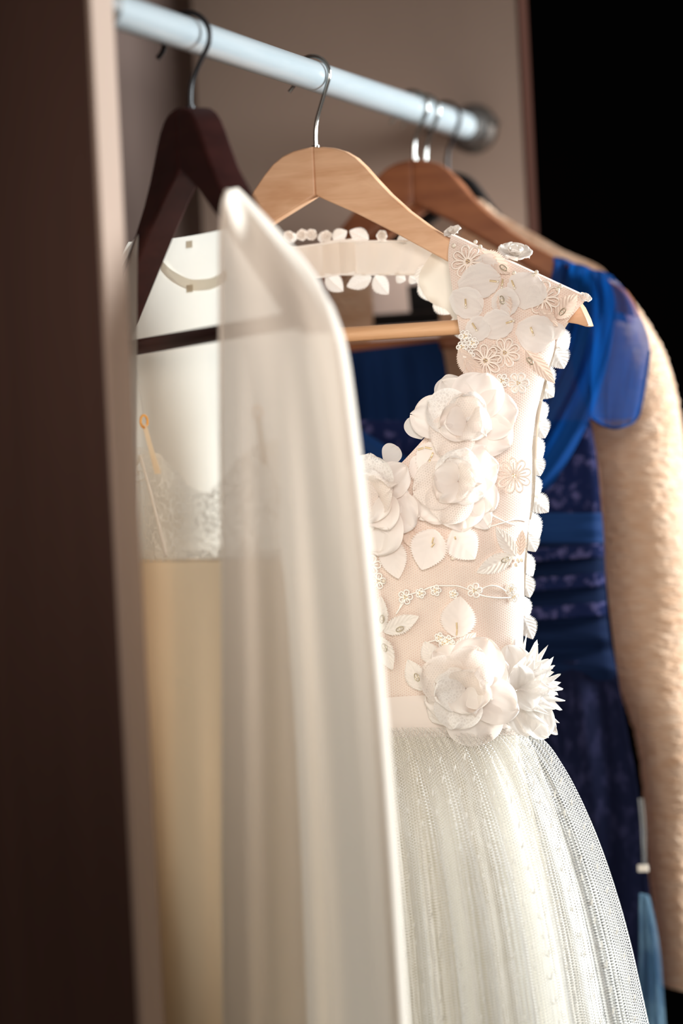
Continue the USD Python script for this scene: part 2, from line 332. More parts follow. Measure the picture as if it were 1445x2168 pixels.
rail = thing('clothes_rail', WF, 'white enamelled round clothes rail running back to the beige panel', 'clothes rail')
part('tube', rail, tube([(0, y, 0) for y in np.linspace(NEAR, FAR, 24)], .012, 40), M['rail'], smooth=40)
def lathe_y(prof, n=40):
    prof = np.array(prof); g = np.arange(n) * 2 * np.pi / n
    v = np.stack([prof[:, 1][:, None] * np.cos(g), np.repeat(prof[:, 0][:, None], n, 1), prof[:, 1][:, None] * np.sin(g)], -1).reshape(-1, 3)
    return v, grid_faces(len(prof), n, True)
part('flange', rail, lathe_y([(FAR - .034, .0122), (FAR - .034, .0165), (FAR - .008, .0165), (FAR - .006, .022), (FAR, .023), (FAR, .0)]), M['grey_steel'], smooth=40, label='grey metal socket at the far end')
part('flange', rail, lathe_y([(NEAR + .02, .0122), (NEAR + .02, .0155), (NEAR + .004, .0155), (NEAR, .0155), (NEAR, .0)]), M['grey_steel'], smooth=40)
part('screw', rail, lathe_y([(FAR - .009, 0), (FAR - .009, .0035), (FAR - .006, .004), (FAR, .004)], 12), M['grey_steel'], smooth=40)
s_ = stage.GetPrimAtPath(rail + '/screw'); UsdGeom.Xformable(s_).AddTranslateOp().Set(Gf.Vec3d(.021, 0, .004))

# ------------------------------------------------------------------ hangers
F1 = Frame(on_rail(-.297), 66.0)      # dark hanger with the robe
F2 = Frame(on_rail(0.0), 18.5)        # light hanger with the wedding dress
F3 = Frame(on_rail(.286), 19.0)       # brown hanger with the blue dress
F4 = Frame(on_rail(.322), 19.0)       # brown hanger with the shawl
F5 = Frame(on_rail(.394), 19.0)       # black hanger with the coat

top_px = [(668.5, 312), (690, 312), (712, 314), (735, 321), (757, 334), (778, 354), (800, 379), (830, 411), (870, 447), (920, 484), (970, 515), (1030, 545), (1100, 573), (1160, 599), (1204, 618), (1221, 631), (1236, 651), (1247, 674), (1252.5, 690), (1244, 692), (1228, 687)]
bot_px = [(1200, 682), (1150, 660), (1050, 607), (940, 548), (850, 499), (760, 453), (700, 427), (668.5, 415)]
ARM = F2.loc(*np.array(top_px + bot_px, float).T, 0.0)[:, [0, 2]]
ARM[:, 0] -= ARM[0, 0]; ARM[:, 0] = np.maximum(ARM[:, 0], 0)
APEX = ARM[0, 1]; TIP = ARM[:, 0].max()

def hook_points(R, top, stem_end, open_x, drop):
    """hook: stem up from the wood, out to one side, over the rail and down behind it; its plane is the hanger's x,z"""
    zc = .012 + top - R
    a = np.radians(np.linspace(-28, 205, 34))
    arc = [(R * math.cos(q), 0, zc + R * math.sin(q)) for q in a]
    low = [(0, 0, stem_end - .004), (0, 0, stem_end + .008), (.0001, 0, stem_end + .0165)]
    x0, z0 = arc[0][0], arc[0][2]; x1, z1 = 0, stem_end + .0165
    mid = [(x1 + (x0 - x1) * q, 0, z1 + (z0 - z1) * q) for q in np.linspace(.18, .85, 5)]
    end = [(arc[-1][0] + open_x, 0, arc[-1][2] - drop * .6), (arc[-1][0] + open_x * 1.6, 0, arc[-1][2] - drop)]
    P = np.array(low + mid + arc + end); t = np.linspace(0, 1, len(P))
    for _ in range(2): P[1:-1] = .25 * P[:-2] + .5 * P[1:-1] + .25 * P[2:]
    return PchipInterpolator(t, P, axis=0)(np.linspace(0, 1, 80))

def hanger(F, label, wood, steel, barm, scale=(1, 1), half=.0065, bend=0.0, hookR=.0145, hookdeg=None, bar=True, zshift=0.0, wire=.0016, bar_dz=0.0, dx=0.0):
    h = thing('coat_hanger', F, label, 'coat hanger', None)
    arm = ARM * np.array(scale); az = APEX * 1.0 + zshift; arm[:, 1] += az - arm[0, 1]
    arm = np.array([(x, z) for x, z in arm])
    bf = (lambda x: -bend * (np.abs(x - dx) / TIP) ** 2 * .05) if bend else None
    thick = half * (1 + .25 * (arm[:, 0] / arm[:, 0].max()) ** 4)
    right = arm + np.array([dx, 0]); left = arm * np.array([-1, 1]) + np.array([dx, 0])
    a = part('arm', h, slab(right, thick, .0018, bf), wood, smooth=35)
    part('arm', h, slab(left[::-1], thick[::-1], .0018, bf), wood, smooth=35)
    hp = hook_points(hookR, .0034, az, -.004, .006)
    if hookdeg is not None:
        q = math.radians(hookdeg); hp = np.stack([hp[:, 0] * math.cos(q), hp[:, 0] * math.sin(q), hp[:, 2]], 1)
    part('hook', h, tube(hp + np.array([0, 0, 0]), wire, 10), steel, smooth=50)
    part('ferrule', h, tube([(dx * .0, 0, az - .001), (0, 0, az + .0015)], .0032, 14), steel, smooth=40)
    if bar:
        zb = arm[len(top_px) + 1, 1] - .004 + bar_dz; xb = abs(arm[len(top_px) + 1, 0]) - .004
        yb = bf(np.array([xb + dx]))[0] if bf else 0
        part('bar', h, tube([(x + dx, yb, zb) for x in np.linspace(-xb, xb, 12)], .0058, 16), barm, smooth=50)
    return h

hanger(F2, 'light natural wooden hanger holding the flowered wedding dress', M['light_wood'], M['chrome'], M['bar_wood'], bar_dz=-.0035)
hanger(F1, 'dark brown wooden hanger with black hook holding the sheer robe', M['dark_wood'], M['black_steel'], M['dark_wood'], scale=(.97, 1.12), half=.0105, bend=0, hookR=.0175, hookdeg=49, zshift=.004, wire=.0019)
hanger(F3, 'reddish brown wooden hanger holding the blue dress', M['brown_wood'], M['chrome'], M['brown_wood'], scale=(.885, .95), zshift=.012, bar=False)
hanger(F4, 'brown wooden hanger right behind the blue dress with navy shawl on its bar', M['brown_wood'], M['chrome'], M['brown_wood'], scale=(.82, .95), zshift=.008, bar_dz=-.015)
hanger(F5, 'black hanger farthest along the rail holding the cream tweed coat', M['black_plastic'], M['black_steel'], M['black_plastic'], scale=(.70, .88), zshift=.010)

def wave(s, n, ph=0.0): return np.sin(2 * np.pi * (n * s + ph))
def both(ms): return join(ms + [mirror(m) for m in ms])

# ------------------------------------------------------------------ sheer robe on the dark hanger
robe = thing('robe', F1, 'long sheer cream robe hanging open on the dark hanger nearest the viewer', 'robe')
rL = curve([(481, 404), (470, 440), (467, 490), (466, 540), (466, 590), (466, 660), (466, 750), (467, 950), (470, 1180), (472, 1500), (472, 1800), (474, 2168), (480, 3000), (486, 4300)])
rR = curve([(503, 397), (548, 444), (597, 500), (640, 552), (674, 604), (698, 668), (716, 750), (742, 950), (767, 1180), (797, 1500), (819, 1800), (842, 2168), (905, 3000), (985, 4300)])
def robe_v(S, T, px, py):
    g = np.clip((py - 700) / 1000, 0, 1.3)
    f = .0048 * wave(S, 2.3, .1 + .12 * T) + .001 * wave(S, 5.3, .4)
    return .040 - .033 * S - .0097 * S ** 4 + f * g * np.clip((1 - S) * 5, 0, 1) + .002 * np.sin(9 * S) * np.clip((1 - S) * 4, 0, 1)
part('front_panel', robe, patch(F1, rL, rR, robe_v, 70, 120), M['robe'])
part('front_panel', robe, patch(F1, curve([(288, 500), (246, 566), (208, 650), (190, 800), (184, 1200), (182, 1700), (182, 2168), (186, 3000), (190, 4300)]),
     curve([(292, 496), (291, 560), (290.5, 650), (290, 800), (289, 1100), (292, 1500), (296, 2000), (300, 3000), (304, 4300)]),
     lambda S, T, x, y: -.004 + .030 * S + .004 * wave(S, 2.2, .2) * np.clip((y - 600) / 600, 0, 1), 36, 100), M['robe'])
def rb_warp(p, S, T):
    q = p.copy(); q[..., 1] += 40 * S * (1 - S) * (1 - T) ** 8; return q
part('back_panel', robe, patch(F1, curve([(272, 512), (240, 600), (215, 750), (200, 1000), (198, 1500), (198, 2168), (205, 4300)]),
     curve([(560, 462), (690, 650), (716, 800), (744, 1050), (795, 1540), (836, 2168), (980, 4300)]),
     lambda S, T, x, y: -.018 - .016 * np.sin(np.pi * S) + .012 * np.clip(S * 6 - 5, 0, 1) + .004 * wave(S, 4, .3) * np.clip((y - 800) / 900, 0, 1), 60, 100, rb_warp), M['robe_back'])
def strip_along(F, pts, vf, wpx, n=40):
    c = curve(pts)
    return patch(F, c, lambda t: c(t) + np.array([0, wpx]), vf, 3, n)
part('neck_facing', robe, strip_along(F1, [(352, 545), (375, 575), (410, 592), (440, 590), (480, 570)], lambda S, T, x, y: -.0325 + 0 * S, 24), M['neck_facing'])
for a, b in (((393, 511), (407, 526)), ((394, 604), (408, 620))):
    part('woven_tag', robe, patch(F1, curve([(a[0], a[1]), (a[0], b[1])]), curve([(b[0], a[1] - 2), (b[0], b[1] - 2)]), lambda S, T, x, y: -.030 + 0 * S, 3, 3), M['tag'], label='small dark tag inside the back neck')
def edge_tube(F, c, vf, r, n=120, t0=0, t1=1):
    t = np.linspace(t0, t1, n); p = c(t); v = vf(t, p)
    return tube(F.loc(p[:, 0], p[:, 1], v), r, 6)
part('edge_binding', robe, edge_tube(F1, rL, lambda t, p: .0405 + 0 * t, .0011), M['robe_hem'])
part('side_gusset', robe, patch(F1, lambda t: rR(t) - np.array([3, 0]), lambda t: rR(t) + np.stack([np.interp(t, [0, .3, .45, 1], [2, 8, 20, 25]), 0 * t], -1), lambda S, T, x, y: -.0020 - .012 * S * np.clip(T * 4, .15, 1) + .002 * np.sin(np.pi * S), 8, 110), M['robe_hem'])

# ------------------------------------------------------------------ satin slip inside the robe
slip = thing('slip_dress', F1, 'cream satin slip with lace neckline and thin straps hanging inside the sheer robe', 'slip')
sv = lambda S, T, x, y: -.008 + .012 * np.sin(np.pi * S) + .006 * wave(S, 2.5, .2 + .1 * T) * np.clip((y - 1150) / 500, 0, 1)
part('skirt', slip, patch(F1, curve([(256, 1185), (252, 1500), (250, 2168), (245, 3600)]), curve([(596, 1182), (622, 1500), (650, 2168), (690, 3600)]), sv, 50, 70), M['slip'])
def lace_warp(p, S, T):
    q = p.copy(); q[..., 1] += (1 - T) * (105 * np.exp(-((S - .52) / .22) ** 2) + 5 * np.abs(np.sin(26 * S))); return q
part('lace_bodice', slip, patch(F1, curve([(258, 945), (256, 1187)]), curve([(590, 925), (596, 1187)]), sv, 60, 24, lace_warp), M['slip_lace'])
part('lace_band', slip, patch(F1, curve([(256, 1166), (256, 1192)]), curve([(594, 1160), (596, 1188)]), lambda S, T, x, y: sv(S, T, x, y) + .0012, 50, 4), M['slip_lace'])
part('cup_seam', slip, edge_tube(F1, curve([(297, 965), (318, 1040), (338, 1120), (352, 1178)]), lambda t, p: .000 + .004 * t, .0012), M['robe_hem'])
def torus(c, ax, ay, r, maj=28, mnr=8):
    q = np.linspace(0, 2 * np.pi, maj + 1)[:-1]; P = c + np.cos(q)[:, None] * ax + np.sin(q)[:, None] * ay
    T = -np.sin(q)[:, None] * ax + np.cos(q)[:, None] * ay; T /= np.linalg.norm(T, axis=1, keepdims=True)
    N = np.cross(ax, ay); N = N / np.linalg.norm(N); B = np.cross(T, N); g = np.arange(mnr) * 2 * np.pi / mnr
    v = P[:, None] + r * (np.cos(g)[None, :, None] * N + np.sin(g)[None, :, None] * B[:, None])
    f = grid_faces(maj + 1, mnr, True) % (maj * mnr)
    return v.reshape(-1, 3), f
for sx, ring, low in ((0, (305, 898), (334, 1003)), (1, (545, 880), (560, 985))):
    c = F1.loc(*ring, .006 - .012 * sx); e = F1.loc(*low, .002)
    w = np.array([.0045, 0, 0])
    st = part('strap', slip, (np.array([c - w, c + w, (c + e) / 2 - w * 1.1, (c + e) / 2 + w * 1.1, e - w * 1.4, e + w * 1.4]), grid_faces(3, 2)), M['slip'])
    part('ring', st, torus(c + [0, 0, .002], np.array([.004, -.0075, 0]) * .45, np.array([0, 0, .0045]), .0008), M['ring'], label='small amber strap ring')
    top = F1.loc(ring[0] - 4, 728, 0.0)
    part('clear_loop', slip, tube(np.linspace(c + [0, 0, .006], [top[0], -.0075, top[2]], 10), .0006, 6), M['clear'])

# ------------------------------------------------------------------ wedding dress
dress = thing('wedding_dress', F2, 'ivory wedding dress with satin flowers, beaded leaves and a full tulle skirt', 'wedding dress')
def cxp(py): return 669.0 + .05 * (np.asarray(py, float) - 312)
EDGE = by_y([(1292, 470), (1242, 632), (1216, 660), (1187, 700), (1167, 760), (1146, 830), (1131, 900), (1126, 960), (1126, 1040), (1120, 1100), (1109, 1200), (1108, 1300), (1105, 1400), (1100, 1470), (1096, 1560)])
BV = by_y([(.016, 480), (.030, 640), (.050, 800), (.062, 950), (.066, 1100), (.060, 1250), (.053, 1400), (.055, 1560)])
def dress_v(px, py):
    px, py = np.broadcast_arrays(np.asarray(px, float), np.asarray(py, float))
    sf = np.clip((px - cxp(py)) / (EDGE(py) - cxp(py)), -1, 1)
    v = BV(py) * (1 - np.abs(sf) ** 2.4) ** (1 / 2.4)
    return np.maximum(v, .0125 * np.clip((760 - py) / 70, 0, 1))
nk = [(955, 497), (948, 545), (955, 600), (965, 660), (975, 720), (984, 780), (962, 850), (900, 925), (830, 1000), (765, 1065), (None, 1092)]
ed = [(1242, 630), (1222, 655), (1200, 682), (1181, 715), (1167, 760), (1152, 805), (1140, 855), (1130, 910), (1126, 960), (1125, 1030), (None, 1092)]
lo = [1130, 1180, 1250, 1330, 1400, 1470, 1556]
NL = [(x if x else float(cxp(y)), y) for x, y in nk] + [(float(cxp(y)), y) for y in lo]
NR = [(x if x else float(EDGE(y)), y) for x, y in ed] + [(float(EDGE(y)), y) for y in lo]
NLc, NRc = curve(NL), curve(NR)
dv = lambda S, T, x, y: dress_v(x, y)
ss = lambda s: np.sin(s * np.pi / 2) * .85 + s * .15
def split_rows(a, b): return (lambda t: NLc(a + (b - a) * t)), (lambda t: NRc(a + (b - a) * t))
tb = 9.6 / 17
l, r = split_rows(0, tb); up = patch(F2, l, r, dv, 44, 70, smap=ss)
l, r = split_rows(tb, 1)
def bw(S, T, x, y): return dress_v(x, y) + .0012 * wave(S, 5, .3 * T) * np.clip((y - 1100) / 200, 0, 1) * (1 - S)
low = patch(F2, l, r, bw, 60, 60, smap=ss)
part('strap', dress, up, M['bodice']); part('strap', dress, mirror(up), M['bodice'])
part('bodice', dress, both([low]), M['bodice'])
# facing and back of the straps, low back
bL = curve([(955, 497), (908, 545), (886, 590), (906, 636), (946, 658), (972, 705), (986, 765), (992, 830), (990, 900), (960, 985), (880, 1060), (760, 1100)])
bR = curve([(1242, 630), (1228, 650), (1208, 676), (1190, 705), (1176, 740), (1163, 785), (1151, 835), (1141, 890), (1136, 950), (1134, 1000), (1130, 1060), (1123, 1100)])
back_v = lambda S, T, x, y: -np.maximum(.55 * BV(y) * (1 - np.clip((x - cxp(y)) / (EDGE(y) + 3 - cxp(y)), 0, 1) ** 2.4) ** (1 / 2.4), .0125 * np.clip((760 - y) / 70, 0, 1))
bk = patch(F2, bL, bR, back_v, 40, 80)
bk2 = patch(F2, curve([(float(cxp(1095)), 1095), (float(cxp(1300)), 1300), (float(cxp(1556)), 1556)]), curve([(float(EDGE(1095)), 1095), (float(EDGE(1300)), 1300), (float(EDGE(1556)), 1556)]), back_v, 40, 40, smap=ss)
part('back_facing', dress, both([bk, bk2]), M['inner'])
sh = patch(F2, lambda t: np.repeat([[955., 497]], len(t), 0) , lambda t: np.repeat([[1242., 630]], len(t), 0), lambda S, T, x, y: .0135 - .027 * T, 30, 8,
           warp=lambda p, S, T: p - np.stack([0 * S, 4 * np.sin(np.pi * T)], -1))
part('shoulder_seam', dress, sh, M['bodice']); part('shoulder_seam', dress, mirror(sh), M['bodice'])
bnd = patch(F2, curve([(682, 509), (683, 546), (684, 583)]), curve([(968, 508), (962, 546), (930, 583)]), lambda S, T, x, y: -.046 + .026 * S ** 2 + .0008 * wave(S, 6, .2), 50, 8)
part('back_band', dress, both([bnd]), M['band'])
band_v = lambda x, y: -.046 + .026 * np.clip((np.asarray(x, float) - 682) / 280, 0, 1) ** 2
for y in (511, 581):
    part('band_binding', dress, both([edge_tube(F2, curve([(682, y), (820, y), (958 if y < 550 else 932, y)]), lambda t, p: band_v(p[:, 0], 0) + .0004, .0009, 40)]), M['cord_white'])
WT = curve([(float(cxp(1476)), 1481), (800, 1478), (905, 1472), (1000, 1474), (1070, 1478), (float(EDGE(1478)) + 3, 1479)])
WB = curve([(float(cxp(1562)), 1564), (800, 1562), (905, 1560), (1000, 1560), (1070, 1550), (float(EDGE(1548)) + 3, 1546)])
def wv(sign): return lambda S, T, x, y: sign * (dress_v(x, y) * (1 if sign > 0 else .6) + .0025 - .001 * (2 * S - 1) ** 6)
part('waistband', dress, both([patch(F2, WT, WB, wv(1), 8, 80), patch(F2, WT, WB, wv(-1), 8, 80)]), M['waist'])

# skirt
SE = by_y([(1094, 1540), (1108, 1620), (1134, 1740), (1162, 1880), (1188, 2020), (1210, 2168), (1460, 3000), (1850, 4700)])
TE = by_y([(1106, 1542), (1146, 1562), (1188, 1615), (1236, 1705), (1286, 1830), (1331, 1980), (1372, 2160), (1570, 3000), (1950, 4700)])
SB = by_y([(.056, 1540), (.085, 1640), (.125, 1800), (.155, 2168), (.155, 3000), (.155, 4700)])
rows = np.r_[np.linspace(1540, 1700, 30), np.linspace(1710, 2250, 60), np.linspace(2300, 4700, 20)]
def ytab(f, d=0): return curve([(float(f(y)) + d, y) for y in rows])
rowc = curve([(0, y) for y in rows])
def skirt_v(edge, k, n, amp, sign, ex=2.2, gat=0.0):
    def f(S, T, x, y):
        sf = np.clip((x - cxp(y)) / (edge(y) - cxp(y)), -1, 1)
        g = np.clip((y - 1545) / 260, 0, 1)
        return sign * (SB(y) * k * (1 - np.abs(sf) ** ex) ** (1 / ex)) + amp * g * np.cos(2 * np.pi * (n * S + .23 * np.sin(5 * S))) + sign * gat * np.sin(2 * np.pi * (34 * S + 1.3 * np.sin(7 * S) + .5 * np.sin(17 * S))) * np.exp(-np.clip(y - 1556, 0, None) / (90 + 70 * np.sin(23 * S)))
    return f
part('skirt_lining', dress, both([patch(F2, ytab(cxp), ytab(SE), skirt_v(SE, .92, 4, .004, q), 50, 150, smap=ss) for q in (1, -1)]), M['lining'])
def pleat(n, A, seed):
    ph = np.random.default_rng(seed).uniform(0, 1, 3)
    def f(p, S, T):
        q = p.copy(); g = np.clip((p[..., 1] - 1540) / 400, 0, 1) ** .8
        q[..., 0] += A * g * (np.sin(2 * np.pi * (n * S + .23 * np.sin(5 * S))) + .5 * np.sin(2 * np.pi * (n * 1.7 * S + ph[0]))) * np.sin(np.pi * np.clip(S, 0, 1)) ** .5
        return q
    return f
part('tulle_layer', dress, both([patch(F2, ytab(cxp), ytab(lambda y: .42 * TE(y) + .58 * SE(y)), skirt_v(lambda y: .42 * TE(y) + .58 * SE(y), 1.0, 7, .005, q), 150, 170, smap=ss, warp=pleat(7, 13, 1), gathered=.19) for q in (1, -1)]), M['tulle_inner'], label='inner tulle layer')
part('tulle_layer', dress, both([patch(F2, ytab(cxp), ytab(TE), skirt_v(TE, 1.12, 9, .006, q, gat=.0022 if q > 0 else 0), 340 if q > 0 else 60, 170, smap=ss, warp=pleat(9, 15 if q > 0 else 4, 2), gathered=.23) for q in (1, -1)]), M['tulle'], label='outer dotted tulle layer')
dots = []
for j in range(26):
    for i in range(15):
        y = 1600 + j * 46 + (i % 2) * 23 + rng.uniform(-6, 6)
        sf = (i + .5 + rng.uniform(-.2, .2)) / 15; x = float(cxp(y)) + sf * (float(TE(y)) - float(cxp(y)))
        v = float(skirt_v(TE, 1.12, 9, 0, 1)(np.array(0.), 0, np.array(x), np.array(y))) + .006
        t = np.linspace(0, 1, 5); a = rng.uniform(-.2, .5)
        dots.append(tube(F2.loc(x + 9 * t * math.sin(a) - 3 * t, y + 17 * t, v + .002 * np.sin(np.pi * t)), np.array([.0002, .0006, .0007, .0005, .0002]), 5))
part('woven_dot', dress, both(dots), M['dots'], kind='stuff', label='small woven dots on the tulle')

# ---- appliques
PS = 2.87 / FPX
def surf(vf, px, py, lift=0.0):
    c = F2.loc(px, py, vf(px, py) + lift)
    a = F2.loc(px + 6, py, vf(px + 6, py) + lift) - F2.loc(px - 6, py, vf(px - 6, py) + lift)
    b = F2.loc(px, py - 6, vf(px, py - 6) + lift) - F2.loc(px, py + 6, vf(px, py + 6) + lift)
    n = np.cross(a, b); n /= np.linalg.norm(n)
    if n[1] > 0: n = -n
    n = n + np.array([0, -.8, 0]); n /= np.linalg.norm(n)
    return c, n
def put(v, o, x, n):
    x = x - n * (x @ n); x /= np.linalg.norm(x); y = np.cross(n, x)
    return o + v[:, :1] * x + v[:, 1:2] * y + v[:, 2:] * n
def leaf_mesh(L, W, ribs=9, emboss=.00034, serr=.05, curl=.08, nr=76, nc=15, cup=.10, teeth=19):
    r = np.linspace(0, 1, nr); w = np.linspace(-1, 1, nc); Rr, Ww = np.meshgrid(r, w, indexing='ij')
    prof = np.sin(np.pi * np.clip(Rr, 0, 1) ** .72) ** .85
    saw = 1 + serr * (((Rr * teeth) % 1) - .5) * 2 * (np.abs(Ww) > .9)
    y = Ww * W / 2 * prof * saw
    x = L * (Rr + .05 * np.abs(Ww) * prof)
    z = cup * W * np.abs(Ww) ** 1.5 * prof + curl * L * Rr ** 2 - emboss * 1.2 * np.exp(-(Ww / .12) ** 2) + emboss * np.cos(2 * np.pi * ribs * (Rr - .28 * np.abs(Ww))) * np.clip(np.abs(Ww) * 4, 0, 1) * prof
    return np.stack([x, y, z], -1).reshape(-1, 3), grid_faces(nr, nc)
def petal_mesh(L, W, cup=.2, curl=.15, ruf=.05, seed=0, nr=20, nc=23, jag=0, pink=0):
    g = np.random.default_rng(seed)
    if jag: nc = 8 * jag + 1
    r = np.sin(np.linspace(0.02, np.pi / 2, nr)) ** .9; w = np.linspace(-1, 1, nc); Rr, Ww = np.meshgrid(r, w, indexing='ij')
    k = .55
    prof = np.where(Rr < k, .22 + .78 * np.sin(.5 * np.pi * Rr / k), np.sqrt(np.clip(1 - ((Rr - k) / (1.0001 - k)) ** 2.6, 0, 1)))
    lim = 1 + .0 * Ww
    if jag:
        prof = .2 + .8 * np.sin(.5 * np.pi * np.clip(Rr / .75, 0, 1)); edge = np.abs(((Ww + 1) * jag / 2 + 1e-6) % 1 - .5) * 2
        lim = lim * (1 - .46 * edge ** 1.25 * Rr ** 2.5) * (1 - .16 * Ww ** 2 + .10 * np.sin(9 * Ww + g.uniform(0, 6)) * Rr)
    if pink: prof = prof * (1 + .03 * np.sign(np.sin(Rr * pink)) * (np.abs(Ww) > .9))
    x = L * Rr * lim; y = W / 2 * Ww * prof
    p1, p2 = g.uniform(0, 6.28, 2)
    z = cup * W * (Ww ** 2) * prof * .6 + L * (.10 * np.sin(np.pi * Rr) + curl * Rr ** 2) + ruf * W * Rr ** 2 * (np.sin(4.2 * Ww + p1) + .6 * np.sin(7 * Ww + p2)) * .5
    z += .016 * L * np.sin(17 * Ww + 3 * p1 + 2 * Rr) * Rr * (1.15 - Rr) + .05 * L * (vnoise(np.stack([Rr * 3.2, Ww * 2.6, 0 * Rr], -1) + p2, seed) - .5) * Rr ** .7
    x = x + .035 * L * Rr ** 2 * np.sin(5.3 * Ww + p2)
    return np.stack([x, y, z], -1).reshape(-1, 3), grid_faces(nr, nc), np.stack([x, y], -1).reshape(-1, 2)
def ell(c, n, d, a, b, r): # oval ring on a surface
    d = d - n * (d @ n); d /= np.linalg.norm(d)
    return torus(c, d * a, np.cross(n, d) * b, r, 24, 6)
def bead_tube(a, b, r): return tube(np.linspace(a, b, 3), r, 8)
def ball(c, r):
    m = trimesh.creation.icosphere(1, r); return np.array(m.vertices) + c, np.array(m.faces)

def leaf(base, tip, wpx, mat='leaf', ring=None, vf=dress_v, lift=.0045, curl=.06, emboss=.00055, beads=None, name='embossed_leaf', twist=0.0, serr=.15, cup=.08, ribs=7):
    b, n = surf(vf, *base, lift); t, _ = surf(vf, *tip, lift)
    _, n = surf(vf, (base[0] + tip[0]) / 2, (base[1] + tip[1]) / 2, lift)
    if twist:
        d = (t - b) / np.linalg.norm(t - b); n = n * math.cos(twist) + np.cross(d, n) * math.sin(twist)
    L = float(np.linalg.norm(t - b)); v, f = leaf_mesh(L, wpx * PS, ribs, emboss, serr, curl, cup=cup)
    p = part(name, dress, (put(v, b, t - b, n), f), M[mat])
    if ring is not None:
        c, _ = surf(vf, *ring, lift + .0022 + .4 * curl * L * .3)
        part('oval_ring', p, ell(c, n, t - b, .0031, .0016, .00042), M['sequin'], label='clear oval bead ring')
        part('seed_bead', p, ball(c - n * .0004, .0011), M['pearl'])
    if beads:
        for (x0, y0, x1, y1) in beads:
            part('bugle_bead', p, bead_tube(surf(vf, x0, y0, lift + .003)[0], surf(vf, x1, y1, lift + .003)[0], .0007), M['bugle'], label='gold bugle bead')
    return p

def flower(center, petals, vf=dress_v, lift=.006, name='satin_flower', ndir=None, seed=0):
    """petals: (direction in degrees, 0 = right, 90 = up in the photo; length px; width px; tilt degrees; material; level)"""
    c, n = surf(vf, *center, lift)
    if ndir is not None: n = np.array(ndir, float); n /= np.linalg.norm(n)
    e1 = np.array([1.0, 0, 0]); e1 = e1 - n * (e1 @ n); e1 /= np.linalg.norm(e1); e2 = np.cross(n, e1)
    if e2[2] < 0: e2 = -e2
    pre = path_of(name, dress)
    if name == 'satin_flower':
        R0 = max(p[1] for p in petals)
        petals = petals + [(40 + 125 * k + 31 * seed, R0 * .52, R0 * .62, 30 + 8 * k, ('lace_petal', 'satin', 'net_petal')[k], 4.5, dict(cup=.2, ruf=.25)) for k in range(3)]
    x = UsdGeom.Xform.Define(stage, pre)
    for i, (az, L, W, tilt, mat, lev, *o) in enumerate(petals):
        q, tl = math.radians(az), math.radians(tilt); d = math.cos(q) * e1 + math.sin(q) * e2
        xd = d * math.cos(tl) + n * math.sin(tl); zd = n * math.cos(tl) - d * math.sin(tl)
        opt = dict(cup=.16, curl=-.02, ruf=.09); tilt = tilt * .8; opt.update(o[0] if o else {})
        if lev >= 3: L, W = L * 1.12, W * 1.1; opt['cup'] += .14
        v, f, uv = petal_mesh(L * PS, W * PS, seed=seed * 31 + i, **opt)
        nm = {'satin': 'petal', 'organza': 'organza_petal', 'lace_petal': 'lace_petal', 'net_petal': 'net_petal', 'leaf_white': 'petal'}.get(mat, 'petal')
        part(nm, pre, (put(v, c + n * lev * .0016, xd, zd), f, uv), M[mat])
    return pre

def corded(center, r, n=8, vf=dress_v, mat='cord', rot=0.0, lift=.003, th=.0007, name='corded_flower'):
    c, nn = surf(vf, *center, lift); e1 = np.array([1.0, 0, 0]); e1 = e1 - nn * (e1 @ nn); e1 /= np.linalg.norm(e1); e2 = np.cross(nn, e1)
    pre = path_of(name, dress); UsdGeom.Xform.Define(stage, pre); R = r * PS
    for k in range(n):
        a = rot + 2 * math.pi * k / n; d = math.cos(a) * e1 + math.sin(a) * e2; s = np.cross(nn, d); w = R * math.sin(math.pi / n) * .82
        q = np.linspace(0, 2 * np.pi, 22)
        rr = .16 + .84 * (1 - np.cos(q)) / 2; ww = np.sin(q) * (.25 + .75 * rr)
        outer = tube(c + R * rr[:, None] * d + w * ww[:, None] * s + nn * (.0006 * np.sin(np.pi * rr))[:, None], th, 6, cap=False)
        rr2 = np.linspace(.2, .72, 6); inn = tube(c + R * rr2[:, None] * d + nn * .0003, th * .8, 5)
        part('loop_petal', pre, join([outer, inn]), M[mat])
    part('center_bead', pre, join([ball(c + nn * .0008 + .0011 * (math.cos(t) * e1 + math.sin(t) * e2), .0007) for t in (0, 2.1, 4.2)]), M['bugle'])

def pearls(pts, r=.0017, vf=dress_v, lift=.004):
    for (x, y) in pts: part('pearl', dress, ball(surf(vf, x, y, lift)[0], r), M['pearl'])
def bugles(pts, vf=dress_v, lift=.006):
    for (x, y, a) in pts:
        d = np.array([math.cos(a), math.sin(a)]) * 7
        p0 = surf(vf, x - d[0], y - d[1], lift)[0]; p1 = surf(vf, x + d[0], y + d[1], lift)[0]
        part('bugle_bead', dress, bead_tube(p0, p1, .00075), M['bugle'], label='gold bugle bead')
        part('seed_bead', dress, ball(p1 + (p1 - p0) * .25, .0011), M['pearl'])

